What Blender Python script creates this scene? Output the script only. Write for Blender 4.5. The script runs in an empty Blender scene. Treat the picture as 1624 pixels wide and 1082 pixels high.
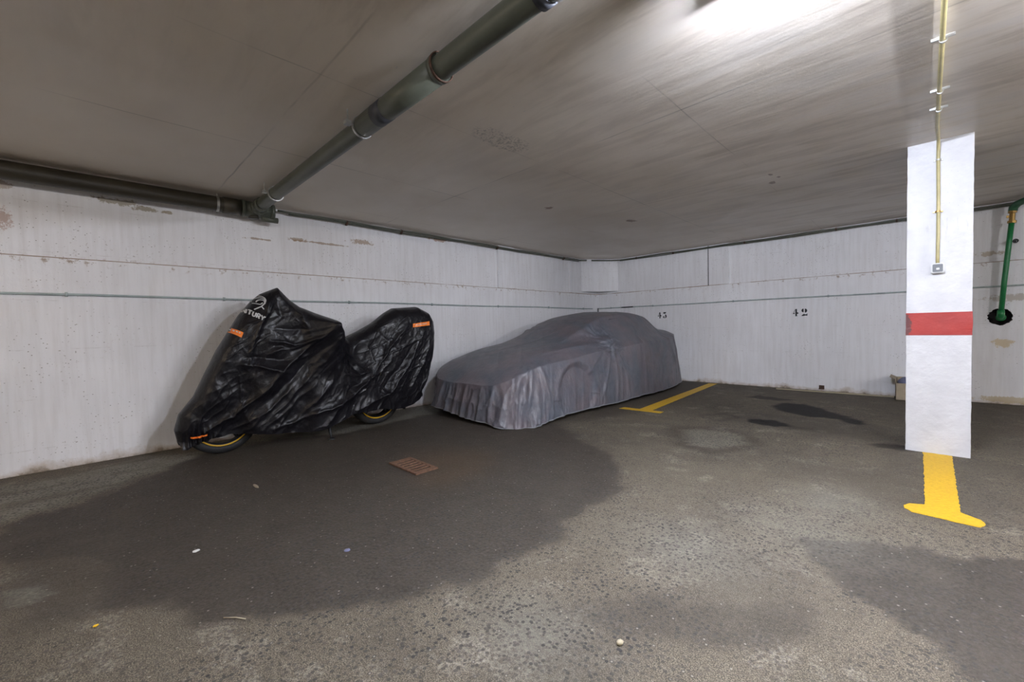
import bpy, math, random
import numpy as np
from mathutils import Matrix, Vector
from mathutils.bvhtree import BVHTree
C = bpy.context.scene
COL = C.collection
R = random.Random(7)
CEIL = 2.607
# ------------------------------------------------------------------ camera
YAW, PITCH, ROLL = 0.780006, -0.0329182, -0.0235479
F = Vector((-math.sin(YAW)*math.cos(PITCH), math.cos(YAW)*math.cos(PITCH), math.sin(PITCH)))
R0 = Vector((math.cos(YAW), math.sin(YAW), 0)); U0 = R0.cross(F)
RR = R0*math.cos(ROLL) + U0*math.sin(ROLL); UU = -R0*math.sin(ROLL) + U0*math.cos(ROLL)
cam = bpy.data.objects.new('camera', bpy.data.cameras.new('camera')); COL.objects.link(cam)
cam.matrix_world = Matrix(((RR.x, UU.x, -F.x, 5.41133), (RR.y, UU.y, -F.y, -8.32903), (RR.z, UU.z, -F.z, 1.15), (0, 0, 0, 1)))
cam.data.sensor_width = 36; cam.data.lens = 14.721; cam.data.clip_start = .02
C.camera = cam
# ------------------------------------------------------------------ world, exposure
w = bpy.data.worlds.new('world'); C.world = w; w.use_nodes = True
w.node_tree.nodes['Background'].inputs[0].default_value = (.9, .85, .8, 1)
w.node_tree.nodes['Background'].inputs[1].default_value = 0.0
C.view_settings.view_transform = 'Standard'; C.view_settings.look = 'None'
C.view_settings.gamma = 1; C.view_settings.use_curve_mapping = False
C.view_settings.exposure = 2.92
# fluorescent tubes of the garage, the last an added fill lamp: (x, y, length, along_x, strength, colour); built as ceiling lamps below
LAMPS = [(5.0, -6.56, .50, True, 265, (.78, .84, 1.0), .068),
         (5.85, -9.3, .60, True, 60, (.90, .92, 1.0), .16),
         (8.2, -9.4, .60, False, 50, (1.0, .92, .80), .16),
         (2.0, -11.2, .60, True, 32, (1.0, .80, .58), .16),
         (6.5, -5.85, .50, False, 115, (.84, .88, 1.0), .20),
         (9.2, -4.6, .60, False, 170, (.96, .96, 1.0), .16)]  # last entry: unseen lamp added to brighten the back corner walls

# ------------------------------------------------------------------ node helper
class NT:
    def __init__(s, name):
        s.m = bpy.data.materials.new(name); s.m.use_nodes = True
        s.t = s.m.node_tree; s.b = s.t.nodes['Principled BSDF']
        s._c = None
    def node(s, typ, **kw):
        n = s.t.nodes.new(typ)
        for k, v in kw.items(): setattr(n, k, v)
        return n
    def put(s, sock, v):
        if isinstance(v, bpy.types.NodeSocket): s.t.links.new(v, sock)
        elif v is not None:
            if hasattr(sock.default_value, '__len__') and not hasattr(v, '__len__'): v = (v,)*len(sock.default_value)
            if hasattr(v, '__len__') and len(sock.default_value) == 4 and len(v) == 3: v = (*v, 1)
            sock.default_value = v
    def coord(s):
        if not s._c: s._c = s.node('ShaderNodeTexCoord').outputs['Object']
        return s._c
    def math(s, op, a, b=None, c=None, clamp=False):
        n = s.node('ShaderNodeMath', operation=op, use_clamp=clamp)
        for i, v in enumerate((a, b, c)):
            if v is not None: s.put(n.inputs[i], v)
        return n.outputs[0]
    def mix(s, f, a, b, mode='MIX'):
        n = s.node('ShaderNodeMix', data_type='RGBA', blend_type=mode)
        s.put(n.inputs[0], f); s.put(n.inputs[6], a); s.put(n.inputs[7], b); return n.outputs[2]
    def map(s, v, a, b, c=0., d=1., smooth=False):
        n = s.node('ShaderNodeMapRange', interpolation_type='SMOOTHSTEP' if smooth else 'LINEAR')
        for i, q in enumerate((v, a, b, c, d)): s.put(n.inputs[i], q)
        return n.outputs[0]
    def scale(s, sc, loc=(0, 0, 0), rot=(0, 0, 0), vec=None):
        n = s.node('ShaderNodeMapping'); s.put(n.inputs[0], vec or s.coord())
        n.inputs[1].default_value = loc; n.inputs[2].default_value = rot
        n.inputs[3].default_value = sc if hasattr(sc, '__len__') else (sc,)*3
        return n.outputs[0]
    def noise(s, sc, det=4, rough=.55, vec=None, dist=0):
        n = s.node('ShaderNodeTexNoise'); n.noise_dimensions = '3D'
        s.put(n.inputs['Vector'], vec or s.coord()); n.inputs['Scale'].default_value = sc
        n.inputs['Detail'].default_value = det; n.inputs['Roughness'].default_value = rough
        n.inputs['Distortion'].default_value = dist
        return n.outputs['Fac']
    def voro(s, sc, vec=None, out='Distance', feature='F1', rnd=1):
        n = s.node('ShaderNodeTexVoronoi', feature=feature); s.put(n.inputs['Vector'], vec or s.coord())
        n.inputs['Scale'].default_value = sc; n.inputs['Randomness'].default_value = rnd
        return n.outputs[out]
    def xyz(s, vec=None):
        n = s.node('ShaderNodeSeparateXYZ'); s.put(n.inputs[0], vec or s.coord()); return n.outputs
    def bump(s, h, strength=.5, dist=.01, prev=None):
        n = s.node('ShaderNodeBump'); s.put(n.inputs['Height'], h)
        n.inputs['Strength'].default_value = strength; n.inputs['Distance'].default_value = dist
        if prev: s.t.links.new(prev, n.inputs['Normal'])
        return n.outputs[0]
    def done(s, col, rough=.6, metal=0, normal=None, spec=None, **kw):
        s.put(s.b.inputs['Base Color'], col); s.put(s.b.inputs['Roughness'], rough); s.put(s.b.inputs['Metallic'], metal)
        if normal: s.t.links.new(normal, s.b.inputs['Normal'])
        if spec is not None: s.put(s.b.inputs['Specular IOR Level'], spec)
        for k, v in kw.items(): s.put(s.b.inputs[k.replace('_', ' ')], v)
        return s.m
    def blob(s, c, rad, jitter=.0, nz=None):      # 1 inside an ellipsoid around c, 0 outside, edge torn by the noise nz
        v = s.node('ShaderNodeVectorMath', operation='SUBTRACT'); s.put(v.inputs[0], s.coord()); v.inputs[1].default_value = c
        m = s.node('ShaderNodeVectorMath', operation='DIVIDE'); s.t.links.new(v.outputs[0], m.inputs[0]); m.inputs[1].default_value = rad
        l = s.node('ShaderNodeVectorMath', operation='LENGTH'); s.t.links.new(m.outputs[0], l.inputs[0])
        d = l.outputs['Value']
        if nz: d = s.math('ADD', d, s.math('MULTIPLY', s.math('SUBTRACT', nz, .5), jitter))
        return s.map(d, 1.1, .9)

def simple(name, col, rough=.5, metal=0, var=.25, sc=12, bump=.1, **kw):
    n = NT(name); f = n.noise(sc, 5)
    c = n.mix(n.map(f, .3, .7), [x*(1-var) for x in col], [min(1, x*(1+var)) for x in col])
    return n.done(c, rough, metal, n.bump(n.noise(sc*6, 3), bump, .002), **kw)

# ------------------------------------------------------------------ materials
def wall_material():
    n = NT('white_painted_concrete'); o = n.xyz(); x, y, z = o
    fine = n.noise(90, 4, .6); mid = n.noise(9, 5, .6); big = n.noise(1.1, 3)
    streak = n.noise(3.0, 5, .6, vec=n.scale((7, 7, .5)))
    c = n.mix(n.map(big, .3, .7), (.76, .755, .765), (.85, .85, .865))
    c = n.mix(n.map(streak, .42, .80, 0, .32), c, (.50, .47, .44))
    # board marks: faint horizontal joints
    w = n.math('FRACT', n.math('ADD', n.math('MULTIPLY', z, 2.35), n.math('MULTIPLY', mid, .05)))
    joint = n.map(n.math('ABSOLUTE', n.math('SUBTRACT', w, .5)), .0, .012, 1, 0)
    c = n.mix(n.math('MULTIPLY', joint, n.map(mid, .5, .62, 0, .35)), c, (.36, .33, .30))
    # small scratches and chips
    sp = n.voro(26, vec=n.scale((1, 1, 1.4)))
    chip = n.math('MULTIPLY', n.map(sp, .15, .08), n.map(n.noise(1.6, 4, .7), .47, .58))
    chip2 = n.math('MULTIPLY', n.map(n.noise(38, 4, .65), .63, .68), n.map(n.noise(2.3, 3), .48, .60))
    c = n.mix(n.math('MULTIPLY', chip, .9), c, (.17, .14, .115))
    c = n.mix(n.math('MULTIPLY', chip2, .55), c, (.30, .26, .22))
    # chips right on the ledge under the upper bays
    near = n.map(n.math('ABSOLUTE', n.math('SUBTRACT', z, 1.83)), .0, .06, 1, 0)
    c = n.mix(n.math('MULTIPLY', near, n.map(n.noise(15, 5, .7), .56, .64, 0, .8)), c, (.27, .17, .09))
    seam = n.map(n.math('ABSOLUTE', n.math('SUBTRACT', z, n.math('ADD', 1.852, n.math('MULTIPLY', mid, .006)))), .003, .009, 1, 0)
    c = n.mix(n.math('MULTIPLY', seam, n.map(n.noise(2.5, 4), .32, .50, .25, .95)), c, (.24, .155, .085))
    # rising damp at the foot of the wall
    foot = n.math('ADD', n.math('MULTIPLY', z, -9), n.math('MULTIPLY', n.noise(5, 5, .65), 2.2))
    c = n.mix(n.map(foot, .45, 1.2, 0, .85), c, (.42, .33, .24))
    c = n.mix(n.map(foot, 1.0, 1.35, 0, .8), c, (.13, .10, .07))
    # torn paint
    tear = n.noise(17, 8, .78)
    for cc, rad, col in [((0, -8.08, 2.425), (.1, .15, .030), (.26, .21, .12)), ((0, -7.88, 2.395), (.1, .11, .028), (.25, .20, .11)),
                    ((0, -7.72, 2.39), (.1, .05, .015), (.27, .2, .1)), ((0, -8.24, 2.44), (.1, .03, .012), (.2, .15, .1)),
                    ((0, -8.77, 2.43), (.1, .05, .03), (.35, .28, .22)), ((0, -8.80, 2.15), (.1, .06, .09), (.45, .30, .25)),
                    ((0, -6.5, 2.28), (.1, .10, .02), (.30, .2, .12)), ((0, -5.68, 2.35), (.1, .16, .035), (.32, .21, .12)),
                    ((0, -6.2, 2.27), (.1, .35, .012), (.30, .2, .12)), ((0, -6.9, 2.23), (.1, .15, .012), (.30, .2, .12)), ((0, -4.4, 2.55), (.1, .2, .03), (.35, .2, .1)),
                    ((6.0, 0, 1.97), (.12, .1, .03), (.40, .32, .22)), ((6.2, 0, 1.38), (.22, .1, .04), (.46, .40, .33)),
                    ((6.12, 0, .80), (.09, .1, .05), (.60, .47, .25)), ((6.2, 0, .06), (.3, .1, .04), (.5, .40, .22))]:
        c = n.mix(n.math('MULTIPLY', n.blob(cc, rad, 4.2, tear), .72), c, col)
    h = n.math('ADD', n.math('MULTIPLY', fine, .25), n.math('MULTIPLY', n.noise(20, 5), .8))
    b = n.bump(h, .35, .006); b = n.bump(n.noise(2.2, 3), .4, .02, b)
    return n.done(c, .62, normal=b, spec=.3)

def pillar_material():
    n = NT('fresh_white_paint'); mid = n.noise(7, 5)
    c = n.mix(n.map(mid, .35, .65), (.55, .55, .56), (.61, .61, .62))
    sp = n.math('MULTIPLY', n.map(n.voro(38), .12, .06), n.map(n.noise(5, 3), .52, .62))
    c = n.mix(n.math('MULTIPLY', sp, .6), c, (.3, .3, .3))
    o = n.xyz(); line = n.math('FRACT', n.math('ADD', n.math('MULTIPLY', o[2], 3.1), n.math('MULTIPLY', mid, .08)))
    ln = n.math('MULTIPLY', n.map(n.math('ABSOLUTE', n.math('SUBTRACT', line, .5)), 0, .012, 1, 0), n.map(n.noise(11, 3), .5, .6, 0, .5))
    c = n.mix(ln, c, (.45, .45, .46))
    sm = n.math('MULTIPLY', n.blob((5.50, -3.35, 1.86), (.16, .1, .10), 1.2, n.noise(9, 4)), n.map(n.noise(6, 4, vec=n.scale((9, 9, 1.2))), .55, .70, 0, .35))
    c = n.mix(sm, c, (.35, .34, .34))
    b = n.bump(n.noise(30, 5), .45, .006); b = n.bump(n.noise(5, 3), .4, .015, b)
    return n.done(c, .5, normal=b)

def red_material():
    n = NT('red_band_paint'); mid = n.noise(8, 5)
    c = n.mix(n.map(mid, .35, .65), (.30, .018, .013), (.36, .026, .018))
    sp = n.map(n.voro(30), .10, .05); c = n.mix(n.math('MULTIPLY', sp, n.map(n.noise(6, 3), .5, .6, 0, .7)), c, (.1, .03, .03))
    e = n.blob((5.29, -3.35, 1.09), (.03, .3, .1), 1.8, n.noise(30, 4)); c = n.mix(n.math('MULTIPLY', e, .8), c, (.06, .03, .03))
    return n.done(c, .42, normal=n.bump(n.noise(30, 5), .4, .005))

def ceiling_material():
    n = NT('board_marked_ceiling'); o = n.xyz()
    big = n.noise(.8, 4); st = n.noise(1.3, 6, .6, vec=n.scale((1, 5.5, 1), rot=(0, 0, .12)), dist=.4)
    c = n.mix(n.map(big, .3, .7), (.66, .585, .49), (.74, .67, .58))
    right = n.math('MULTIPLY', n.map(o[0], 1.8, 5.0, 0, 1), n.map(st, .40, .66, 0, 1, True))
    c = n.mix(n.math('MULTIPLY', right, .55), c, (.33, .285, .24))
    c = n.mix(n.math('MULTIPLY', n.map(o[0], 3.2, 5.2, 0, 1), n.map(st, .55, .35, 0, .4, True)), c, (.50, .48, .47))
    # formwork joints
    for off, k, axis in ((.12, .80, 0), (.31, .52, 1)):
        wv = n.math('FRACT', n.math('ADD', n.math('MULTIPLY', o[axis], k), n.math('ADD', off, n.math('MULTIPLY', n.noise(1.5, 2), .02))))
        j = n.map(n.math('ABSOLUTE', n.math('SUBTRACT', wv, .5)), .001, .005, 1, 0)
        c = n.mix(n.math('MULTIPLY', j, n.map(n.noise(1.0, 3), .45, .6, 0, .5)), c, (.12, .105, .09))
    sp = n.math('MULTIPLY', n.map(n.voro(16), .10, .05), n.map(n.noise(1.4, 3), .57, .66))
    c = n.mix(sp, c, (.55, .53, .5))
    tear = n.noise(16, 5, .7)
    for cc, rad, col in [((2.1, -4.28, CEIL), (.05, .04, .1), (.18, .08, .04)), ((4.25, -3.2, CEIL), (.03, .05, .1), (.14, .08, .05)), ((4.34, -3.35, CEIL), (.02, .03, .1), (.14, .08, .05)), ((4.30, -3.5, CEIL), (.015, .04, .1), (.14, .08, .05)),
                         ((2.45, -2.91, CEIL), (.05, .08, .1), (.16, .09, .05))]:
        c = n.mix(n.math('MULTIPLY', n.blob(cc, rad, 3.2, tear), .75), c, col)
    c = n.mix(n.math('MULTIPLY', n.blob((3.05, -6.0, CEIL), (.12, .28, .1), .8, tear), n.map(n.noise(55, 2), .5, .6, 0, .5)), c, (.13, .12, .1))
    b = n.bump(n.noise(45, 4), .15, .003)
    b = n.bump(n.noise(1.6, 4, .6, vec=n.scale((.5, 2.4, 1), rot=(0, 0, .12)), dist=.3), .16, .03, b)
    b = n.bump(n.noise(.9, 2, .5), .3, .05, b)
    return n.done(c, n.map(n.noise(3, 4), .3, .7, .34, .52), normal=b, spec=.5)

def floor_material():
    n = NT('worn_asphalt_and_concrete')
    a = n.node('ShaderNodeAttribute', attribute_name='wear'); sep = n.node('ShaderNodeSeparateColor'); n.t.links.new(a.outputs['Color'], sep.inputs[0])
    dark, wet, rust = sep.outputs; pale = a.outputs['Alpha']
    big = n.noise(1.2, 5, .6); mid = n.noise(6, 6, .65); fine = n.noise(60, 5, .7); grit = n.noise(220, 3, .6)
    light = n.mix(n.map(mid, .3, .7), (.114, .093, .064), (.188, .157, .112))
    light = n.mix(n.map(fine, .35, .75, 0, .75), light, (.285, .242, .178))
    light = n.mix(n.map(grit, .58, .44, 0, .9), light, (.045, .038, .030))
    pl = n.math('MULTIPLY', n.map(n.noise(3.2, 6, .7), .54, .70), n.map(fine, .42, .60))
    light = n.mix(n.math('MULTIPLY', pl, .7), light, (.40, .36, .30))
    asph = n.mix(n.map(mid, .3, .7), (.030, .0235, .017), (.053, .0425, .032))
    asph = n.mix(n.map(fine, .4, .7, 0, .6), asph, (.092, .080, .066))
    asph = n.mix(n.map(grit, .60, .68, 0, .5), asph, (.17, .15, .125))
    c = n.mix(dark, light, asph)
    c = n.mix(n.math('MULTIPLY', pale, n.map(mid, .25, .6, .5, 1)), c, n.mix(n.map(fine, .3, .7), (.12, .11, .09), (.25, .24, .20)))
    # exposed aggregate
    cell = n.voro(54, vec=n.scale((1, 1, .2))); rnd = n.voro(54, vec=n.scale((1, 1, .2)), out='Color'); rv = n.node('ShaderNodeSeparateColor'); n.t.links.new(rnd, rv.inputs[0])
    expo = n.map(n.noise(.9, 4, .6), .30, .50)
    stone = n.math('MULTIPLY', n.map(cell, .44, .34), n.map(rv.outputs[0], .18, .22))
    stone = n.math('MULTIPLY', stone, expo)
    c = n.mix(n.math('MULTIPLY', stone, n.map(n.noise(4, 4), .3, .6, .45, 1.0)), c, n.mix(rv.outputs[1], (.028, .026, .025), (.075, .066, .058)))
    ws = n.math('MULTIPLY', n.map(cell, .26, .16), n.map(rv.outputs[2], .978, .984))
    c = n.mix(n.math('MULTIPLY', ws, .6), c, (.33, .30, .25))
    c = n.mix(n.math('MULTIPLY', rust, .5), c, (.11, .066, .030))
    c = n.mix(n.math('MULTIPLY', wet, .92), c, (.008, .0075, .008))
    h = n.math('ADD', n.math('MULTIPLY', fine, .6), n.math('ADD', n.math('MULTIPLY', grit, .35), n.math('MULTIPLY', cell, -.4)))
    b = n.bump(h, .8, .008); b = n.bump(mid, .35, .02, b)
    r = n.mix(wet, n.mix(dark, (.80,)*3, (.68,)*3), (.62,)*3)
    return n.done(c, r, normal=b, spec=n.mix(wet, (.28,)*3, (.10,)*3))

def paint_yellow():
    n = NT('yellow_road_paint'); f = n.noise(50, 5, .7)
    c = n.mix(n.map(f, .3, .7), (.52, .30, .006), (.68, .42, .014))
    c = n.mix(n.map(n.noise(150, 3), .64, .70, 0, .7), c, (.25, .18, .06))
    return n.done(c, .6, normal=n.bump(f, .5, .004))

def bike_fabric():
    n = NT('black_nylon_cover'); f = n.noise(5, 4)
    c = n.mix(n.map(f, .3, .7), (.0045, .0042, .0060), (.0075, .0068, .0095))
    v = n.scale((1, 1, 1))
    b = n.bump(n.noise(28, 4, .5, dist=1.5), .35, .006)
    b = n.bump(n.noise(9, 3, .5, dist=1.2, vec=n.scale((1, 1.6, .7), rot=(.8, 0, 0))), .28, .018, b)
    return n.done(c, n.map(n.noise(14, 3), .3, .7, .33, .43), normal=b, spec=.36)

def car_fabric():
    n = NT('grey_polyester_cover'); f = n.noise(2.2, 5, .6, dist=.6)
    c = n.mix(n.map(f, .38, .62), (.084, .094, .118), (.134, .112, .126))
    c = n.mix(n.map(n.noise(9, 5), .4, .7, 0, .35), c, (.16, .16, .175))
    b = n.bump(n.noise(45, 4, .6, vec=n.scale((1, 1, .25))), .6, .008)
    b = n.bump(n.noise(9, 4, .55, dist=1.2), .30, .02, b)
    return n.done(c, n.map(n.noise(10, 3), .3, .7, .36, .48), normal=b, spec=.65)

M = {}
M['wall'] = wall_material(); M['pillar'] = pillar_material(); M['red'] = red_material()
M['ceiling'] = ceiling_material(); M['floor'] = floor_material(); M['yellow'] = paint_yellow()
M['bikecover'] = bike_fabric(); M['carcover'] = car_fabric()
M['conduit'] = simple('painted_conduit', (.36, .42, .41), .5, var=.2)
M['conduit_y'] = simple('cream_plastic_conduit', (.42, .36, .17), .4, var=.15)
M['drain'] = simple('grey_green_pvc', (.085, .092, .070), .42, var=.18, sc=4)
M['drain_dark'] = simple('dirty_pvc', (.040, .034, .023), .45, var=.3, sc=4)
M['tape'] = simple('dark_tape', (.035, .037, .045), .5)
M['galv'] = simple('galvanised_steel', (.5, .5, .48), .35, .8)
M['rusty'] = simple('rusty_steel', (.085, .045, .030), .8, .2, .5, 30, .6)
M['rusty2'] = simple('rust_stained_iron', (.15, .080, .048), .85, .1, .3, 40, .7)
M['black'] = simple('matt_black', (.012, .012, .013), .55)
M['rubber'] = simple('tyre_rubber', (.016, .016, .017), .7, sc=30)
M['rimy'] = simple('yellow_rim_stripe', (.62, .36, .01), .4, var=.1)
M['orange'] = simple('orange_reflective_tape', (.95, .24, .03), .45, var=.05)
M['silver'] = simple('silver_print', (.55, .56, .56), .4, var=.05)
M['numpaint'] = simple('black_stencil_paint', (.010, .011, .014), .6)
M['green'] = simple('green_pp_pipe', (.012, .19, .055), .35, var=.12)
M['greend'] = simple('dark_green_pipe', (.03, .12, .055), .4, var=.2)
M['brass'] = simple('brass_fitting', (.40, .25, .08), .35, .8, .2)
M['white_pl'] = simple('white_plastic', (.62, .62, .60), .4, var=.05)
M['cardboard'] = simple('cardboard', (.34, .28, .20), .85, var=.12)
M['bluecloth'] = simple('blue_grey_cloth', (.17, .18, .29), .9, var=.15)
M['wood'] = simple('pale_wood', (.42, .36, .25), .7, var=.12)
M['hole_shade'] = simple('black_hole_shade', (.010, .008, .007), .9, var=.4)  # near-black colour stands in for shade inside slots, groove and wall hole
M['glassgrey'] = simple('grey_display', (.10, .11, .12), .25, var=.05)
M['piping'] = simple('grey_hem_tape', (.22, .23, .24), .6, var=.1)

# ------------------------------------------------------------------ mesh helpers
def obj(name, geo, mat, parent=None, smooth=False):
    v, f = geo
    me = bpy.data.meshes.new(name); me.from_pydata([tuple(map(float, p)) for p in v], [], [tuple(map(int, q)) for q in f]); me.update()
    me.materials.append(M[mat] if isinstance(mat, str) else mat)
    if smooth: me.shade_smooth()
    o = bpy.data.objects.new(name, me); COL.objects.link(o)
    if parent: o.parent = parent
    return o
def tag(o, label, cat, group=None, kind=None):
    if label: o['label'] = label
    if cat: o['category'] = cat
    if group: o['group'] = group
    if kind: o['kind'] = kind
    return o
def struct(o): o['kind'] = 'structure'; return o
def thing(name, label, cat, group=None):
    o = bpy.data.objects.new(name, None); COL.objects.link(o); o.empty_display_size = .1
    return tag(o, label, cat, group)
def join(*gs):
    V, Fc = [], []
    for v, f in gs:
        k = len(V); V += list(v); Fc += [tuple(i+k for i in q) for q in f]
    return V, Fc
def box(x0, x1, y0, y1, z0, z1):
    v = [(x, y, z) for z in (z0, z1) for y in (y0, y1) for x in (x0, x1)]
    return v, [(0, 2, 3, 1), (4, 5, 7, 6), (0, 1, 5, 4), (2, 6, 7, 3), (0, 4, 6, 2), (1, 3, 7, 5)]
def tube(path, r, seg=14, cap=True):
    P = [Vector(p) for p in path]; rs = r if hasattr(r, '__len__') else [r]*len(P)
    V, Fc = [], []; up = None
    for i, p in enumerate(P):
        t = (P[min(i+1, len(P)-1)] - P[max(i-1, 0)]).normalized()
        if up is None:
            up = t.orthogonal().normalized()
        up = (up - t*up.dot(t)).normalized(); s = t.cross(up)
        for k in range(seg):
            a = 2*math.pi*k/seg; V.append(p + (up*math.cos(a) + s*math.sin(a))*rs[i])
    for i in range(len(P)-1):
        for k in range(seg):
            a, b = i*seg+k, i*seg+(k+1) % seg; Fc.append((a, b, b+seg, a+seg))
    if cap:
        Fc.append(tuple(range(seg-1, -1, -1))); n = (len(P)-1)*seg; Fc.append(tuple(range(n, n+seg)))
    return V, Fc
def ring(c, axis, r_in, r_out, w, seg=24):      # a collar round a pipe running along axis 0/1/2
    pr = [(r_in, -w/2), (r_out, -w/2), (r_out, w/2), (r_in, w/2)]; V, Fc = [], []
    for k in range(seg):
        a = 2*math.pi*k/seg
        for r, h in pr:
            q = [0, 0, 0]; q[axis] = h; q[(axis+1) % 3] = r*math.cos(a); q[(axis+2) % 3] = r*math.sin(a)
            V.append((c[0]+q[0], c[1]+q[1], c[2]+q[2]))
    for k in range(seg):
        for j in range(4):
            a = k*4+j; b = k*4+(j+1) % 4; c2 = ((k+1) % seg)*4
            Fc.append((a, b, c2+(j+1) % 4, c2+j))
    return V, Fc
def prism(poly, h, axis=2, base=0):             # polygon extruded along an axis
    n = len(poly); V = []
    for k in (0, 1):
        for a, b in poly:
            q = {2: (a, b, base+k*h), 0: (base+k*h, a, b), 1: (a, base+k*h, b)}[axis]; V.append(q)
    return V, [tuple(range(n-1, -1, -1)), tuple(range(n, 2*n))] + [(i, (i+1) % n, (i+1) % n+n, i+n) for i in range(n)]
def lathe(c, prof, axis=0, seg=40):             # closed profile (r, h) swept round an axis
    V, Fc = [], []; n = len(prof)
    for k in range(seg):
        a = 2*math.pi*k/seg
        for r, h in prof:
            q = [0, 0, 0]; q[axis] = h; q[(axis+1) % 3] = r*math.cos(a); q[(axis+2) % 3] = r*math.sin(a)
            V.append((c[0]+q[0], c[1]+q[1], c[2]+q[2]))
    for k in range(seg):
        for j in range(n):
            a = k*n+j; b = k*n+(j+1) % n; c2 = ((k+1) % seg)*n
            Fc.append((a, b, c2+(j+1) % n, c2+j))
    return V, Fc

# numpy value noise
_rng = np.random.RandomState(3); _T = _rng.rand(256, 256)
def vn(x, y, seed=0):
    x = np.asarray(x, float)+seed*17.31; y = np.asarray(y, float)+seed*9.77
    xi = np.floor(x).astype(int); yi = np.floor(y).astype(int); fx = x-xi; fy = y-yi
    fx = fx*fx*fx*(fx*(fx*6-15)+10); fy = fy*fy*fy*(fy*(fy*6-15)+10)
    g = lambda a, b: _T[a % 256, b % 256]
    return (g(xi, yi)*(1-fx)+g(xi+1, yi)*fx)*(1-fy)+(g(xi, yi+1)*(1-fx)+g(xi+1, yi+1)*fx)*fy
def fbm(x, y, seed=0, o=4):
    s = 0; a = 1; t = 0
    for i in range(o): s = s+a*vn(x*2**i, y*2**i, seed+i); t += a; a *= .5
    return s/t
def ridge(x, y, seed=0): return 1-np.abs(2*vn(x, y, seed)-1)
def poly_sd(X, Y, poly):                        # signed distance, positive inside
    P = np.array(poly); d = np.full(X.shape, 1e9); ins = np.zeros(X.shape, bool); n = len(P)
    for i in range(n):
        ax, ay = P[i]; bx, by = P[(i+1) % n]; ex, ey = bx-ax, by-ay
        t = np.clip(((X-ax)*ex+(Y-ay)*ey)/(ex*ex+ey*ey+1e-12), 0, 1)
        d = np.minimum(d, np.hypot(X-ax-t*ex, Y-ay-t*ey))
        c = ((ay > Y) != (by > Y)) & (X < (bx-ax)*(Y-ay)/(by-ay+1e-12)+ax); ins ^= c
    return np.where(ins, d, -d)
def line_d(X, Y, pts):                          # distance to an open polyline and the parameter along it
    d = np.full(X.shape, 1e9); tt = np.zeros(X.shape); n = len(pts)-1
    for i in range(n):
        ax, ay = pts[i]; ex, ey = pts[i+1][0]-ax, pts[i+1][1]-ay
        t = np.clip(((X-ax)*ex+(Y-ay)*ey)/(ex*ex+ey*ey+1e-12), 0, 1); q = np.hypot(X-ax-t*ex, Y-ay-t*ey)
        m = q < d; d = np.where(m, q, d); tt = np.where(m, (i+t)/n, tt)
    return d, tt
sstep = lambda x, a, b: (lambda t: t*t*(3-2*t))(np.clip((x-a)/(b-a), 0, 1))

# ================================================================== ROOM SHELL
XR, YB = 12.0, -13.5
# floor
gx = np.concatenate([np.arange(-.2, 7.0, .03), np.linspace(7.0, XR+.2, 20)])
gy = np.concatenate([np.linspace(YB-.2, -9.6, 16)[:-1], np.arange(-9.6, .21, .03)])
X, Y = np.meshgrid(gx, gy, indexing='ij'); nx, ny = X.shape
jx = X+(fbm(X*3, Y*3, 1)-.5)*.22+(fbm(X*14, Y*14, 5)-.5)*.07; jy = Y+(fbm(X*3, Y*3, 2)-.5)*.22+(fbm(X*14, Y*14, 6)-.5)*.07
D1 = [(1.37,-8.76),(1.33,-8.49),(1.12,-8.17),(0.63,-7.82),(0.5,-7.61),(0.48,-7.05),(0.74,-6.5),(0.66,-5.63),(0.72,-5.03),(0.7,-4.0),(1.8,-4.0),(2.4,-4.6),(3.02,-4.89),(3.49,-5.15),(3.75,-5.45),(3.9,-5.74),(3.92,-6.07),(3.97,-6.43),(4.03,-6.7),(3.98,-6.97),(4.02,-7.13),(3.87,-7.45),(3.63,-7.77),(3.37,-8.04),(3.05,-8.2),(2.87,-8.39),(2.69,-8.35),(2.58,-8.29),(2.34,-8.35),(2.1,-8.6),(1.9,-8.9)]
D1b = [(1.8,-8.72),(2.37,-8.28),(2.78,-8.21),(2.96,-8.39),(2.92,-8.61)]
D2 = [(4.95,-5.69),(5.12,-5.56),(5.4,-5.41),(5.62,-5.37),(5.84,-5.33),(6.4,-5.5),(6.4,-7),(5.74,-6.8),(5.55,-6.37),(5.48,-6.33),(5.37,-6.25),(5.3,-6.15),(5.22,-6.09),(5.12,-6.0),(5.01,-5.76)]
D3 = [(4.46,-6.84),(4.74,-6.56),(5.01,-6.29),(5.09,-6.24),(5.14,-6.32),(5.08,-6.63),(4.94,-6.81),(4.77,-6.93),(4.59,-7.04),(4.42,-7.04)]
blend = lambda P, s, a=1: a*sstep(poly_sd(jx, jy, P), -s, s)
dark = np.maximum.reduce([blend(D1, .04), blend(D1b, .09, .7), blend(D2, .02), blend(D3, .06, .7)])
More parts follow.
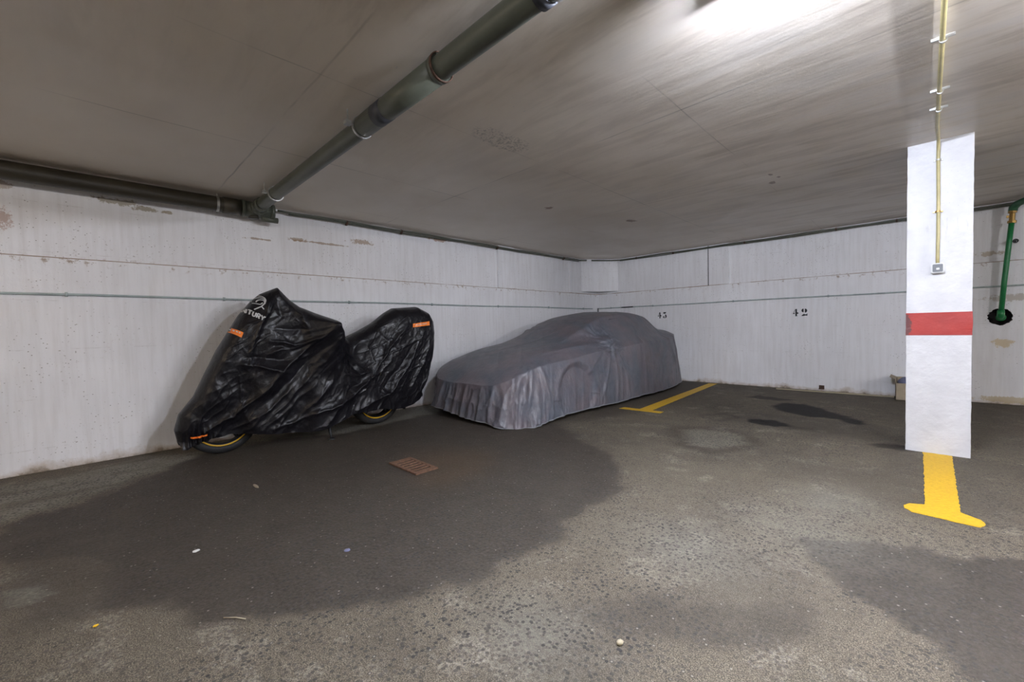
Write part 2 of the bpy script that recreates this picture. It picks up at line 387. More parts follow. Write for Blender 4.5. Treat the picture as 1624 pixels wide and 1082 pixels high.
# darker bay under the car and along its edge; general mottling
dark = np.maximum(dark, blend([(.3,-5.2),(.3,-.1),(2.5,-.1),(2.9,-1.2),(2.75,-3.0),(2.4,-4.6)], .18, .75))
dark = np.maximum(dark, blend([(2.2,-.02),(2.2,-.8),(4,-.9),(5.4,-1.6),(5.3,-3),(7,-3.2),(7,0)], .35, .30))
dark = np.maximum(dark, .35*sstep(fbm(X*1.1, Y*1.1, 9), .56, .74))
P1 = [(3.93,-2.93),(4.03,-2.78),(4.18,-2.81),(4.32,-2.93),(4.37,-3.05),(4.27,-3.1),(4.11,-3.13),(3.99,-3.08)]
P1b = [(4.3,-2.95),(4.6,-3.0),(4.62,-3.06),(4.37,-3.12)]
P2 = [(3.91,-1.86),(4.0,-1.51),(4.22,-1.46),(4.46,-1.68),(4.57,-1.84),(4.7,-2.0),(4.9,-2.2),(4.97,-2.44),(4.91,-2.55),(4.78,-2.44),(4.68,-2.26),(4.38,-2.34),(4.21,-2.21),(4.05,-2.05)]
P3 = [(3.47,-1.3),(3.59,-1.02),(3.85,-1.15),(4.09,-1.16),(3.93,-1.33),(3.76,-1.4)]
P4 = [(5.06,-3.35),(5.13,-3.22),(5.29,-3.16),(5.37,-3.37),(5.22,-3.43),(5.11,-3.45)]
kx = X+(fbm(X*8, Y*8, 11)-.5)*.08; ky = Y+(fbm(X*8, Y*8, 12)-.5)*.14
pb = lambda P, s, a=1: a*sstep(poly_sd(kx, ky, P), -s, s)
wet = np.maximum.reduce([pb(P1, .02), pb(P1b, .05, .45), pb(P2, .03), pb(P3, .04, .8), pb(P4, .02, .75)])
ra = poly_sd(kx, ky, [(3.49,-3.84),(3.72,-3.66),(4.1,-3.69),(4.25,-4.01),(4.06,-4.43),(3.81,-4.38)])
rb = poly_sd(kx, ky, [(3.43,-3.06),(3.62,-2.73),(3.8,-2.86),(3.7,-3.2)])
wet = np.maximum(wet, .38*np.exp(-((ra+.05)/.07)**2)); wet = np.maximum(wet, .35*np.exp(-((rb+.01)/.035)**2))
rust = .8*np.exp(-(((X-2.45)/.38)**2+((Y+6.1)/.30)**2))*(.4+fbm(X*4, Y*4, 21)) + .5*np.exp(-(((X-2.75)/.2)**2+((Y+6.45)/.25)**2))
rust = np.maximum(rust, .35*sstep(poly_sd(kx, ky, [(6.0,-2.2),(6.6,-2.2),(6.6,-.6),(6.0,-.4)]), -.2, .1)*fbm(X*3, Y*3, 33))
pale = np.maximum.reduce([sstep(poly_sd(jx, jy, [(.25,-13),(.2,-8.3),(.12,-7.9),(.45,-7.6),(.75,-7.95),(1.3,-8.6),(1.3,-13)]), -.08, .10)*(.35+.65*sstep(fbm(X*6, Y*1.6, 31), .35, .55)),
    .75*blend([(0,-7.6),(0,-4.6),(.66,-5.0),(.62,-5.7),(.70,-6.5),(.42,-7.1)], .04),
    .55*blend([(2.46,-8.65),(2.52,-8.54),(2.64,-8.49),(2.71,-8.55),(2.65,-8.64)], .02),
    .45*sstep(ra, 0, .08), .45*np.exp(-(((X-4.95)/.35)**2+((Y+5.6)/.35)**2)), .6*np.exp(-(((X-5.0)/.22)**2+((Y+5.1)/.3)**2)),
    .5*np.exp(-(((X-4.55)/.3)**2+((Y+6.2)/.3)**2)), .5*np.exp(-(((X-4.35)/.25)**2+((Y+7.2)/.2)**2))])
verts = np.stack([X.ravel(), Y.ravel(), np.zeros(X.size)], 1)
idx = np.arange(nx*ny).reshape(nx, ny)
faces = np.stack([idx[:-1, :-1], idx[1:, :-1], idx[1:, 1:], idx[:-1, 1:]], -1).reshape(-1, 4)
fl = struct(obj('floor', (verts, faces), 'floor'))
at = fl.data.color_attributes.new('wear', 'FLOAT_COLOR', 'POINT')
at.data.foreach_set('color', np.clip(np.stack([dark, wet, rust, pale], -1), 0, 1).reshape(-1).astype(np.float32))

struct(obj('ceiling', box(-.2, XR+.2, YB-.2, .2, CEIL, CEIL+.2), 'ceiling'))
# left wall: lower face, recessed upper bays between columns
LZ = 1.855; REC = .045
L = [box(-.2, 0, YB, .2, -.05, LZ), box(-.2, -REC, YB, -3.16, LZ, CEIL), box(-.2, 0, -3.16, -2.75, LZ, CEIL),
     box(-.2, -REC*.8, -2.75, -1.05, LZ, CEIL), box(-.2, 0, -1.05, .2, LZ, CEIL)]
struct(obj('wall_left', join(*L), 'wall'))
# corner haunch, diagonal block above the ledge
V = [(0, -.64, 1.90), (.53, 0, 1.90), (0, 0, 1.90), (0, -.64, CEIL), (.53, 0, CEIL), (0, 0, CEIL)]
struct(obj('trim_1', (V, [(0, 1, 4, 3), (0, 2, 1), (3, 4, 5), (0, 3, 5, 2), (1, 2, 5, 4)]), 'wall'))
# back wall with the pipe hole
HX, HZ, HR = 6.095, 1.135, .108
n = 32; hv = [(HX+HR*math.cos(2*math.pi*k/n)*(1+.08*math.sin(3*k)), 0, HZ+HR*math.sin(2*math.pi*k/n)*(1+.06*math.cos(5*k))) for k in range(n)]
x0, x1, z0, z1 = HX-.3, HX+.3, HZ-.3, HZ+.3
per = []
for k in range(n):
    a = 2*math.pi*k/n; cx, cz = math.cos(a), math.sin(a); s = .3/max(abs(cx), abs(cz)); per.append((HX+cx*s, 0, HZ+cz*s))
HV = hv+per+[(p[0], .16, p[2]) for p in hv]
HF = [(k, (k+1) % n, n+(k+1) % n, n+k) for k in range(n)]
hole = (HV, HF)
Bk = [box(0, x0, 0, .2, -.05, LZ), box(x1, XR, 0, .2, -.05, LZ), box(x0, x1, 0, .2, -.05, z0), box(x0, x1, 0, .2, z1, LZ), hole,
      box(x0, x1, .17, .2, z0, z1),
      box(0, 2.452, 0, .2, LZ, CEIL), box(2.452, 2.468, .02, .2, LZ, CEIL), box(2.468, 2.82, 0, .2, LZ, CEIL), box(2.82, XR, REC, .2, LZ, CEIL)]
struct(obj('wall_back', join(*Bk), 'wall'))
struct(obj('trim_2', (HV, [(k, 2*n+k, 2*n+(k+1) % n, (k+1) % n) for k in range(n)]+[tuple(range(2*n, 3*n))]), 'hole_shade'))
struct(obj('wall_right', box(XR, XR+.2, YB, .2, -.05, CEIL), 'wall'))
struct(obj('wall_front', box(-.2, XR+.2, YB-.2, YB, -.05, CEIL), 'wall'))

struct(obj('trim_3', box(2.452, 2.468, .012, .02, LZ, CEIL), 'hole_shade'))  # dark strip painting the shade inside the panel groove
# ================================================================== PILLAR
pil = thing('concrete_pillar', 'white square concrete pillar with a red painted band', 'pillar')
def rough_column(x0, x1, y0, y1, z0, z1, st, amp, seed):
    zs = np.arange(z0, z1+1e-6, (z1-z0)/max(1, int((z1-z0)/st))); pts = []
    nseg = 12
    for a, b in (((x0, y0), (x1, y0)), ((x1, y0), (x1, y1)), ((x1, y1), (x0, y1)), ((x0, y1), (x0, y0))):
        for k in range(nseg): pts.append((a[0]+(b[0]-a[0])*k/nseg, a[1]+(b[1]-a[1])*k/nseg, k == 0))
    V = []; cx, cy = (x0+x1)/2, (y0+y1)/2
    for iz, z in enumerate(zs):
        for i, (x, y, cn) in enumerate(pts):
            d = (float(fbm(np.array(z*9.0), np.array(i*.37), seed))-.5)*amp
            if cn: d -= amp*.9*max(0, float(vn(np.array(z*28.), np.array(i*1.), seed+4))-.45)
            V.append((cx+(x-cx)*(1+d*4), cy+(y-cy)*(1+d*4), z))
    m = len(pts); Fc = [(r*m+i, r*m+(i+1) % m, (r+1)*m+(i+1) % m, (r+1)*m+i) for r in range(len(zs)-1) for i in range(m)]
    Fc += [tuple(range(m-1, -1, -1)), tuple(range((len(zs)-1)*m, len(zs)*m))]
    return V, Fc
obj('shaft', rough_column(5.29, 5.675, -3.35, -2.96, 0, CEIL, .02, .005, 3), 'pillar', pil)
obj('red_band', rough_column(5.287, 5.678, -3.353, -2.957, 1.0, 1.19, .02, .005, 3), 'red', pil)

# ================================================================== CONDUITS, PIPES
def saddle(c, axis, r, mat='conduit', parent=None, name='clamp'):
    return obj(name, ring(c, axis, r*.9, r*1.9, .018, 14), mat, parent, True)
t = thing('cable_conduit', 'thin grey-green conduit at chest height along the left wall', 'conduit')
obj('conduit_tube', join(tube([(.016, y, 1.528+.004*math.sin(y*2.1)) for y in np.arange(-12, -.01, .25)], .0105, 10)), 'conduit', t, True)
for y in (-8.45, -7.28, -5.9, -4.6, -3.2, -1.8, -.6): saddle((.014, y, 1.528+.004*math.sin(y*2.1)), 1, .0105, 'conduit', t)
t = thing('cable_conduit', 'thin grey-green conduit at chest height along the back wall above bay numbers', 'conduit')
obj('conduit_tube', tube([(x, -.016, 1.53+.003*math.sin(x*2.3)) for x in np.arange(.02, 11, .25)], .0105, 10), 'conduit', t, True)
for x in (.35, 1.35, 2.9, 4.3, 5.5, 7.0): saddle((x, -.014, 1.53+.003*math.sin(x*2.3)), 0, .0105, 'conduit', t)
obj('wrapped_joint', tube([(.62, -.016, 1.53), (.9, -.016, 1.532)], .0125, 10), 'black', t, True)
tag(obj('hanging_cable', tube([(.02, -.03, 1.54), (.022, -.032, 1.47), (.02, -.03, 1.36)], .011, 8), 'black', None, True), 'short black cable hanging at the corner behind the covered car', 'cable')
t = thing('cable_conduit', 'grey-green conduit tucked under the ceiling along the left wall', 'conduit')
obj('conduit_tube', join(tube([(.035, y, 2.572+.004*math.sin(y*5)) for y in np.arange(-6.72, -.66, .15)]+[(.12, -.60, 2.573)], .014, 8),
                         tube([(.018, y, 2.552+.006*math.sin(y*3+1)) for y in np.arange(-6.6, -.66, .15)], .008, 8)), 'drain', t, True)
for y in (-5.9, -5.1, -3.2, -1.3): obj('clamp', join(ring((.03, y, 2.565), 1, .014, .026, .02, 12), box(.0, .03, y-.012, y+.012, 2.53, 2.55)), 'rusty', t)
t = thing('cable_conduit', 'grey-green conduit tucked under the ceiling along the back wall', 'conduit')
obj('conduit_tube', join(tube([(.18, -.50, 2.573), (.46, -.12, 2.573)]+[(x, -.035, 2.572+.004*math.sin(x*5)) for x in np.arange(.6, 11, .15)], .014, 8),
                         tube([(x, -.018, 2.552+.005*math.sin(x*3)) for x in np.arange(.6, 11, .15)], .008, 8)), 'drain', t, True)
for x in (1.0, 1.8, 3.1, 4.4, 5.1): obj('clamp', ring((x, -.03, 2.565), 0, .014, .024, .02, 12), 'rusty', t)

# conduit over the ceiling to the box on the pillar
t = thing('switch_conduit', 'cream conduit crossing the ceiling and dropping down the pillar front', 'conduit')
cz = CEIL-.018
path = [(5.462, y, cz) for y in np.arange(-12.5, -3.5, .3)]+[(5.472, -3.50, cz), (5.473, -3.44, cz-.006), (5.474, -3.395, cz-.03), (5.475, -3.375, cz-.07)]+[(5.475+.003*math.sin(z*4), -3.372, z) for z in np.arange(2.45, 1.60, -.1)]+[(5.476, -3.372, 1.595)]
obj('conduit_tube', tube(path, .0115, 12), 'conduit_y', t, True)
for y in (-5.15, -4.45, -4.12): obj('clamp', join(ring((5.466, y, cz), 1, .0115, .0165, .014, 14), box(5.42, 5.51, y-.006, y+.006, cz+.005, CEIL)), 'galv', t)
for z in (2.02, 2.44): obj('clamp', join(ring((5.475, -3.372, z), 2, .0115, .0165, .012, 14), box(5.445, 5.505, -3.362, -3.350, z-.005, z+.005)), 'brass' if z < 2.1 else 'galv', t)
t = thing('control_box', 'small white-framed grey control box on the pillar above the red band', 'control box')
def bevbox(x0, x1, y0, y1, z0, z1, b):
    P = [(x0+b, z0), (x1-b, z0), (x1, z0+b), (x1, z1-b), (x1-b, z1), (x0+b, z1), (x0, z1-b), (x0, z0+b)]
    return prism(P, y1-y0, 1, y0)
obj('housing', bevbox(5.438, 5.516, -3.395, -3.352, 1.515, 1.595, .008), 'white_pl', t)
obj('faceplate', bevbox(5.447, 5.507, -3.402, -3.394, 1.524, 1.586, .005), 'glassgrey', t)
obj('rocker', bevbox(5.468, 5.488, -3.406, -3.401, 1.540, 1.556, .003), 'white_pl', t)

# drain pipes
t = thing('drain_pipe', 'thick dark drain pipe running along the top of the left wall', 'pipe')
PX, PZ, PR = .145, 2.508, .076
obj('pipe_run', tube([(PX, y, PZ) for y in np.linspace(-12.8, -7.02, 24)], PR, 28), 'drain_dark', t, True)
obj('coupler', join(ring((PX, -7.20, PZ), 1, PR, PR+.008, .16, 32)), 'drain_dark', t, True)
obj('branch_fitting', join(tube([(PX, -7.12, PZ), (PX, -6.80, PZ)], PR+.006, 28), ring((PX, -6.82, PZ), 1, .02, PR+.013, .04, 28),
     ring((PX, -7.10, PZ), 1, PR, PR+.014, .03, 28), tube([(PX, -6.97, PZ), (.20, -6.97, PZ+.005), (.30, -6.97, PZ+.01)], PR, 28)), 'drain', t, True)
obj('inspection_cap', tube([(PX, -7.0, PZ-.07), (PX, -7.0, PZ-.098)], .05, 20), 'drain_dark', t, True)
obj('end_stub', tube([(PX+.005, -6.92, PZ-.085), (PX+.005, -6.76, PZ-.085)], .032, 18), 'drain', t, True)
obj('clamp', join(ring((PX, -7.33, PZ), 1, PR, PR+.005, .022, 28), tube([(PX+.02, -7.33, PZ+.07), (PX+.02, -7.33, CEIL-.002)], .005, 6)), 'galv', t)
t = thing('drain_pipe', 'long grey-green drain pipe hung under the ceiling towards the lamp', 'pipe')
DY, DZ, DR = -6.975, 2.518, .060
obj('pipe_run', tube([(x, DY, DZ) for x in np.linspace(.27, 4.75, 24)]+[(4.84, DY, DZ+.01), (4.88, DY, DZ+.05), (4.885, DY, CEIL-.002)], DR, 28), 'drain', t, True)
obj('coupler', join(ring((.36, DY, DZ), 0, DR, DR+.010, .10, 28)), 'drain', t, True)
obj('coupler', join(ring((3.15, DY, DZ), 0, DR, DR+.008, .85, 32), ring((3.58, DY, DZ), 0, DR, DR+.013, .03, 32)), 'drain', t, True)
obj('coupler', join(ring((4.30, DY, DZ), 0, DR, DR+.010, .05, 32)), 'tape', t, True)
obj('repair_tape', ring((2.98, DY, DZ), 0, DR+.007, DR+.0095, .12, 28), 'tape', t, True)
obj('joint_ring', ring((3.60, DY, DZ), 0, DR+.010, DR+.0155, .014, 28), 'rusty', t, True)
for x, mt in ((.85, 'galv'), (2.70, 'galv'), (4.36, 'galv')):
    obj('clamp', join(ring((x, DY, DZ), 0, DR+.003, DR+.012, .016, 28), box(x-.012, x+.012, DY-.11, DY-.065, DZ-.004, DZ+.006),
        tube([(x, DY-.10, DZ), (x, DY-.10, CEIL-.002)], .005, 6), box(x-.02, x+.02, DY-.12, DY-.08, DZ-.012, DZ+.012)), mt, t)

# green pipe in the hole of the back wall
t = thing('water_pipe', 'bright green water pipe dropping from a brass valve into a wall hole', 'pipe')
obj('pipe_run', tube([(6.094, -.10, 1.165), (6.118, -.11, 1.60), (6.150, -.12, 2.06), (6.170, -.12, 2.33)], .026, 18), 'green', t, True)
obj('elbow', join(tube([(6.094, -.10, 1.22), (6.092, -.095, 1.155), (6.096, -.06, 1.135), (6.10, .03, 1.128)], [.034, .036, .036, .034], 18), ring((6.10, -.03, 1.128), 1, .02, .045, .04, 20)), 'green', t, True)
obj('brass_valve', join(tube([(6.170, -.12, 2.31), (6.172, -.12, 2.34), (6.172, -.12, 2.345), (6.175, -.12, 2.43), (6.175, -.12, 2.435), (6.176, -.12, 2.47)], [.040, .040, .026, .026, .038, .038], 8), box(6.125, 6.15, -.13, -.11, 2.38, 2.41)), 'brass', t)
obj('upper_pipe', tube([(6.178, -.12, 2.46), (6.182, -.12, 2.50), (6.21, -.16, 2.535), (6.26, -.26, 2.548), (6.5, -.6, 2.55), (7.4, -1.9, 2.55)], [.042, .042, .040, .036, .036, .036], 18), 'greend', t, True)
obj('clamp', join(ring((6.21, -.05, 2.09), 1, .012, .026, .03, 18), box(6.14, 6.21, -.06, -.05, 2.085, 2.095), tube([(6.21, -.06, 2.09), (6.21, 0, 2.09)], .008, 8)), 'black', t)

# ================================================================== FLOOR MARKINGS, NUMBERS
def outline_paint(poly, step=.02, amp=.008, seed=1):
    P = []
    n = len(poly)
    for i in range(n):
        a, b = np.array(poly[i]), np.array(poly[(i+1) % n]); k = max(1, int(np.hypot(*(b-a))/step))
        for j in range(k): P.append(a+(b-a)*j/k)
    P = np.array(P); c = P+(np.stack([fbm(P[:, 0]*30, P[:, 1]*30, seed), fbm(P[:, 0]*30, P[:, 1]*30, seed+7)], 1)-.5)*amp*2
    return [tuple(q) for q in c]
def paint(name, poly, label, cat, seed, group=None):
    o = obj(name, prism(outline_paint(poly,   .012, .006, seed), .003, 2, .0005), 'yellow'); tag(o, label, cat, group); return o
paint('bay_line', [(5.400,-3.36),(5.572,-3.36),(5.562,-4.78),(5.640,-4.842),(5.652,-4.90),(5.630,-4.965),(5.55,-4.962),(5.36,-4.945),(5.325,-4.90),(5.322,-4.85),(5.345,-4.80),(5.413,-4.765),(5.408,-4.0)],
      'thick yellow T-shaped bay line in front of the white pillar', 'floor marking', 3)
paint('bay_line', [(2.44,-3.13),(2.66,-3.125),(2.50,-.12),(2.64,-.10),(2.83,-3.11),(2.99,-3.10),(2.99,-3.21),(2.42,-3.25)],
      'yellow T-shaped bay line running to the back wall beside the covered car', 'floor marking', 5)
# stencilled numbers: polygons in a unit-height glyph box
def arc(cx, cz, rx, rz, a0, a1, k=10): return [(cx+rx*math.cos(math.radians(a0+(a1-a0)*i/k)), cz+rz*math.sin(math.radians(a0+(a1-a0)*i/k))) for i in range(k+1)]
G4 = [[(.02, .34), (.36, .96), (.42, .96), (.08, .34)], [(.34, 0), (.66, 0), (.62, .09), (.62, .30), (.84, .36), (.84, .46), (.62, .56), (.62, .98), (.46, 1.0), (.38, .86), (.38, .09)],
      [(.0, .30), (.14, .32), (.30, .34), (.30, .46), (.20, .46), (.08, .40)]]
G2 = [arc(.33, .75, .28, .25, 100, 262)+[(.36, .52), (.36, .98)], arc(.50, .72, .36, .28, -80, 80)+[(.52, .98), (.52, .50)],
      [(.02, .02), (.30, .0), (.62, .06), (.88, .02), (.90, .36), (.78, .24), (.55, .22), (.40, .30), (.20, .18)]]
G3 = [[(.08, .78), (.16, .72), (.60, .74), (.66, .84), (.76, 1.02), (.60, .98), (.30, .99), (.14, 1.0)],
      arc(.50, .30, .34, .31, -82, 72)+[(.46, .60), (.54, .34), (.50, .0)], arc(.20, .20, .15, .15, 0, 350, 12), [(.14, .0), (.42, .0), (.40, .08), (.2, .07)]]
def number(glyphs, x, z, h, wd, gap, label):
    parts = []
    for i, g in enumerate(glyphs):
        for poly in g: parts.append(prism([(x+i*gap+a*wd, z+b*h) for a, b in poly], .0015, 1, -.0015))
    return tag(obj('bay_number', join(*parts), 'numpaint'), label, 'painted number')
number([G4, G3], 1.448, 1.262, .125, .095, .110, 'black stencilled number 43 on the back wall beyond the car')
number([G4, G2], 3.818, 1.222, .122, .098, .118, 'black stencilled number 42 on the back wall of the empty bay')

# ================================================================== SMALL THINGS
# drain grate
t = thing('drain_grate', 'rusty rectangular iron drain grate set in the dark asphalt', 'grate')
gx0, gx1, gy0, gy1 = 2.14, 2.565, -6.56, -6.35
bars = [box(gx0, gx1, gy0, gy0+.028, .002, .014), box(gx0, gx1, gy1-.028, gy1, .002, .014), box(gx0, gx0+.028, gy0+.028, gy1-.028, .002, .014), box(gx1-.028, gx1, gy0+.028, gy1-.028, .002, .014)]
obj('frame', join(*bars), 'rusty2', t)
k = 7
for i in range(k):
    xx = gx0+.045+i*(gx1-gx0-.09)/(k-1); obj('bar', box(xx-.010, xx+.010, gy0+.024, gy1-.024, .004, .013), 'rusty2', t)
obj('slot_shade', box(gx0+.02, gx1-.02, gy0+.02, gy1-.02, .0008, .0025), 'hole_shade', t)  # flat black sheet, painted shade in place of a deep shaft
# carton behind the pillar with cloth
t = thing('cardboard_box', 'open beige carton on the floor behind the pillar', 'box')
bx0, bx1, by0, by1, bh = 5.08, 5.52, -.42, -.06, .30
th = .008
obj('carton', join(box(bx0+.03, bx1-.02, by0+.02, by0+.02+th, 0.001, bh-.06), box(bx0+.03, bx1-.02, by1-th, by1, 0.001, bh), box(bx0+.03, bx0+.03+th, by0+.02, by1, 0.001, bh), box(bx1-.02-th, bx1-.02, by0+.02, by1, 0.001, bh), box(bx0+.03, bx1-.02, by0+.02, by1, .001, .009)), 'cardboard', t)
V = [(bx0+.03, by0+.02, bh), (bx0+.03, by1, bh), (bx0-.03, by1, bh+.03), (bx0-.03, by0+.03, bh+.025)]
obj('flap', (V+[(a, b, c-.006) for a, b, c in V], [(0, 1, 2, 3), (7, 6, 5, 4), (0, 3, 7, 4), (1, 5, 6, 2), (2, 6, 7, 3), (0, 4, 5, 1)]), 'cardboard', t)
def lump(c, r, seed, nu=28, nv=18, amp=.35):
    V, Fc = [], []
    for j in range(nv+1):
        ph = math.pi*j/nv
        for i in range(nu):
            a = 2*math.pi*i/nu; d = 1+amp*(float(fbm(np.array(2+math.cos(a)*2.5*math.sin(ph)+math.cos(ph)), np.array(5+math.sin(a)*2.5*math.sin(ph)), seed))-.5)*2
            V.append((c[0]+r[0]*d*math.sin(ph)*math.cos(a), c[1]+r[1]*d*math.sin(ph)*math.sin(a), c[2]+r[2]*d*math.cos(ph)))
    for j in range(nv):
        for i in range(nu): Fc.append((j*nu+i, (j+1)*nu+i, (j+1)*nu+(i+1) % nu, j*nu+(i+1) % nu))
    return V, Fc
tag(obj('crumpled_cloth', lump((5.32, -.24, .255), (.155, .13, .085), 5), 'bluecloth', None, True), 'crumpled blue-grey cloth lying in the beige carton', 'cloth')
tag(obj('wooden_batten', box(0, 1.47, -.012, .012, 0, .016), 'wood'), 'pale thin batten on the floor along the foot of the back wall', 'batten').location = (3.62, -.20, .001)
bpy.data.objects['wooden_batten'].rotation_euler = (0, 0, .04)
tag(obj('rusty_bracket', join(box(4.18, 4.25, -.012, 0, .03, .09), box(4.18, 4.25, -.05, 0, .03, .038), box(4.19, 4.205, -.05, -.012, .038, .07)), 'rusty'), 'small rusty bracket low on the back wall behind the batten', 'bracket')
for nm, lb, ct, c, r, mt, sd in [
    ('paper_scrap', 'small white scrap on the dark asphalt at the left', 'scrap', (2.665, -7.973, .004), (.012, .017, .005), 'white_pl', 2),
    ('plastic_scrap', 'small blue scrap on the dark asphalt in the middle', 'scrap', (3.265, -7.421, .004), (.015, .015, .005), 'bluecloth', 3),
    ('bottle_cap', 'tiny yellow cap on the speckled floor at lower left', 'bottle cap', (3.073, -8.354, .004), (.008, .009, .004), 'rimy', 4),
    ('pebble', 'pale pebble on the floor at the bottom middle', 'pebble', (4.636, -7.027, .007), (.011, .013, .008), 'wood', 5),
    ('dry_leaf', 'pale crumpled leaf on the asphalt in front of the motorcycle', 'leaf', (1.84, -7.49, .003), (.055, .012, .003), 'cardboard', 6)]:
    tag(obj(nm, lump(c, r, sd, 14, 8), mt, None, True), lb, ct)
tag(obj('twig', tube([(3.40, -7.99, .004), (3.44, -7.955, .006), (3.475, -7.93, .004)], .0022, 6), 'wood', None, True), 'thin straw on the speckled floor at lower left', 'twig')

# ================================================================== CEILING LAMPS
for i, (lx, ly, ln, ax, st, colr, dp) in enumerate(LAMPS):
    lab = ['fluorescent ceiling lamp just out of view above the floor stains', 'fluorescent ceiling lamp above and behind the viewpoint', 'warm ceiling lamp far to the right behind the viewpoint',
           'warm ceiling lamp by the left wall behind the viewpoint', 'cool ceiling lamp right of the pillar and nearer than it', 'unseen ceiling lamp added at the right to brighten the back walls'][i]
    t = thing('ceiling_lamp', lab, 'lamp', None)
    t.location = (lx, ly, CEIL)
    if not ax: t.rotation_euler = (0, 0, math.pi/2)
    obj('housing', box(-ln/2-.03, ln/2+.03, -.13, .13, -.045, 0), 'white_pl', t)
    m = NT('lamp_tube_%s' % 'abcdef'[i]); m.put(m.b.inputs['Emission Color'], colr); m.b.inputs['Emission Strength'].default_value = st
    m.put(m.b.inputs['Base Color'], (.8, .8, .8))
    obj('tube', tube([(-ln/2, 0, -dp), (ln/2, 0, -dp)], .016, 12), m.m, t, True)
    for s in (-1, 1): obj('socket', box(s*(ln/2+.012)-.012, s*(ln/2+.012)+.012, -.018, .018, -dp-.017, -.045), 'white_pl', t)

# ================================================================== CAR AND ITS COVER
XC, YC, A, B = 1.315, -2.775, .925, 2.30
car = thing('car', 'low car hidden under the grey cover, its tyres just inside the hem', 'car')
def wheel(c, r, wd, parent):
    ty = obj('tyre', lathe(c, [(r-.12, -wd/2), (r-.02, -wd/2), (r, -wd/2+.03), (r, wd/2-.03), (r-.02, wd/2), (r-.12, wd/2)], 0, 40), 'rubber', parent, False)
    return obj('rim', lathe(c, [(.03, -wd*.3), (r-.12, -wd*.42), (r-.115, wd*.42), (.03, wd*.3)], 0, 32), 'galv', ty)
for wx in (XC-.68, XC+.68):
    for wy in (-4.0, -1.28): wheel((wx, wy, .335), .33, .22, car)
prof = [(-4.9,.25),(-4.92,.45),(-4.7,.62),(-4.3,.72),(-3.6,.82),(-3.0,1.1),(-2.6,1.24),(-2.2,1.27),(-1.7,1.25),(-1.2,1.08),(-.85,.95),(-.7,.9),(-.72,.4),(-.8,.25)]
obj('body', prism(prof, 1.16, 0, XC-.58), 'black', car)
obj('underbody', box(XC-.62, XC+.62, -4.6, -.9, .18, .3), 'black', car)

def interp(v, tab): t = np.array(tab); return np.interp(v, t[:, 0], t[:, 1])
def smooth_tab(tab, s=.12):
    t = np.array(tab, float); g = np.linspace(t[0, 0]-.5, t[-1, 0]+.5, 900); v = np.interp(g, t[:, 0], t[:, 1])
    k = np.exp(-.5*(np.arange(-150, 151)*(g[1]-g[0])/s)**2); k /= k.sum(); vv = np.convolve(np.pad(v, 150, mode='edge'), k, 'valid')
    return lambda q: np.interp(q, g, vv)
NP = 900
th_ = np.linspace(0, 2*np.pi, 20000, endpoint=False); ne = 5.0
ox = A*np.sign(np.cos(th_))*np.abs(np.cos(th_))**(2/ne); oy = B*np.sign(np.sin(th_))*np.abs(np.sin(th_))**(2/ne)
seg_ = np.hypot(np.diff(ox, append=ox[0]), np.diff(oy, append=oy[0])); cum = np.concatenate([[0], np.cumsum(seg_)])
s_ = np.linspace(0, cum[-1], NP, endpoint=False); ox = np.interp(s_, cum, np.append(ox, ox[0])); oy = np.interp(s_, cum, np.append(oy, oy[0]))
tx = np.roll(ox, -1)-np.roll(ox, 1); ty = np.roll(oy, -1)-np.roll(oy, 1); tl = np.hypot(tx, ty); nxo, nyo = ty/tl, -tx/tl
zbelt = smooth_tab([(-5.08, .44), (-4.95, .48), (-4.75, .60), (-4.5, .67), (-3.9, .75), (-3.36, .80), (-2, .83), (-1.3, .86), (-.8, .86), (-.5, .80)], .10)
zcen = smooth_tab([(-5.09, .43), (-5.0, .53), (-4.88, .635), (-4.7, .73), (-4.4, .825), (-4.0, .90), (-3.5, .965), (-1.2, 1.02), (-.9, 1.05), (-.66, 1.06), (-.5, .86)], .07)
zroof = smooth_tab([(-5.1, .0), (-4.3, .70), (-3.75, .95), (-3.3, 1.14), (-2.95, 1.27), (-2.6, 1.345), (-2.2, 1.385), (-1.8, 1.385), (-1.5, 1.345), (-1.2, 1.25), (-.95, 1.13), (-.7, .98), (-.4, .7)], .10)
def top_h(xl, y):
    ax = np.abs(xl)
    body = zbelt(y)+(zcen(y)-zbelt(y))*(1-np.clip(ax/A, 0, 1)**4.5)
    g = zroof(y)-.05*(ax/.55)**2-1.02*np.maximum(0, ax-.53)
    k = .05; h = np.clip(.5+.5*(g-body)/k/2, 0, 1)
    return body*(1-h)+g*h+k*2*h*(1-h)
rings = []
NI, NS = 64, 80
arcp = s_
for j in range(NI+1):
    t = j/NI; spx = 0*ox; spy = oy*.74
    # the belt edge is rounded: inner levels bunch near the outline
    tt = 1-(1-t)**1.25
    x = spx+(ox-spx)*tt; y = spy+(oy-spy)*tt
    Yw = YC+y; z = top_h(x, Yw)
    rd = np.minimum(A-np.abs(x), 10); z = z
    rings.append(np.stack([XC+x, Yw, z], 1))
front = sstep(-oy, 1.7, 2.2); corner = np.exp(-((np.abs(ox)-A*.85)/.25)**2-((-oy-B*.93)/.35)**2)
side = 1-sstep(np.abs(oy), 1.6, 2.2)
def folds(s, lv, seed):
    a = ridge(s*6.5+lv*.5, lv*.9+3, seed); b = ridge(s*15+lv*1.1, lv*1.4+8, seed+3); c = ridge(s*30-lv*.9, lv*2.5, seed+6)
    return (a**2*1.0+b**2*.55+c**2*.25)/1.8-.3
zh = .050+.035*(fbm(arcp*1.6, 0*arcp, 40)-.3)+.085*front*sstep(-ox, -.25, .9)-.05*corner*(ox > 0)
edge_z = rings[-1][:, 2]
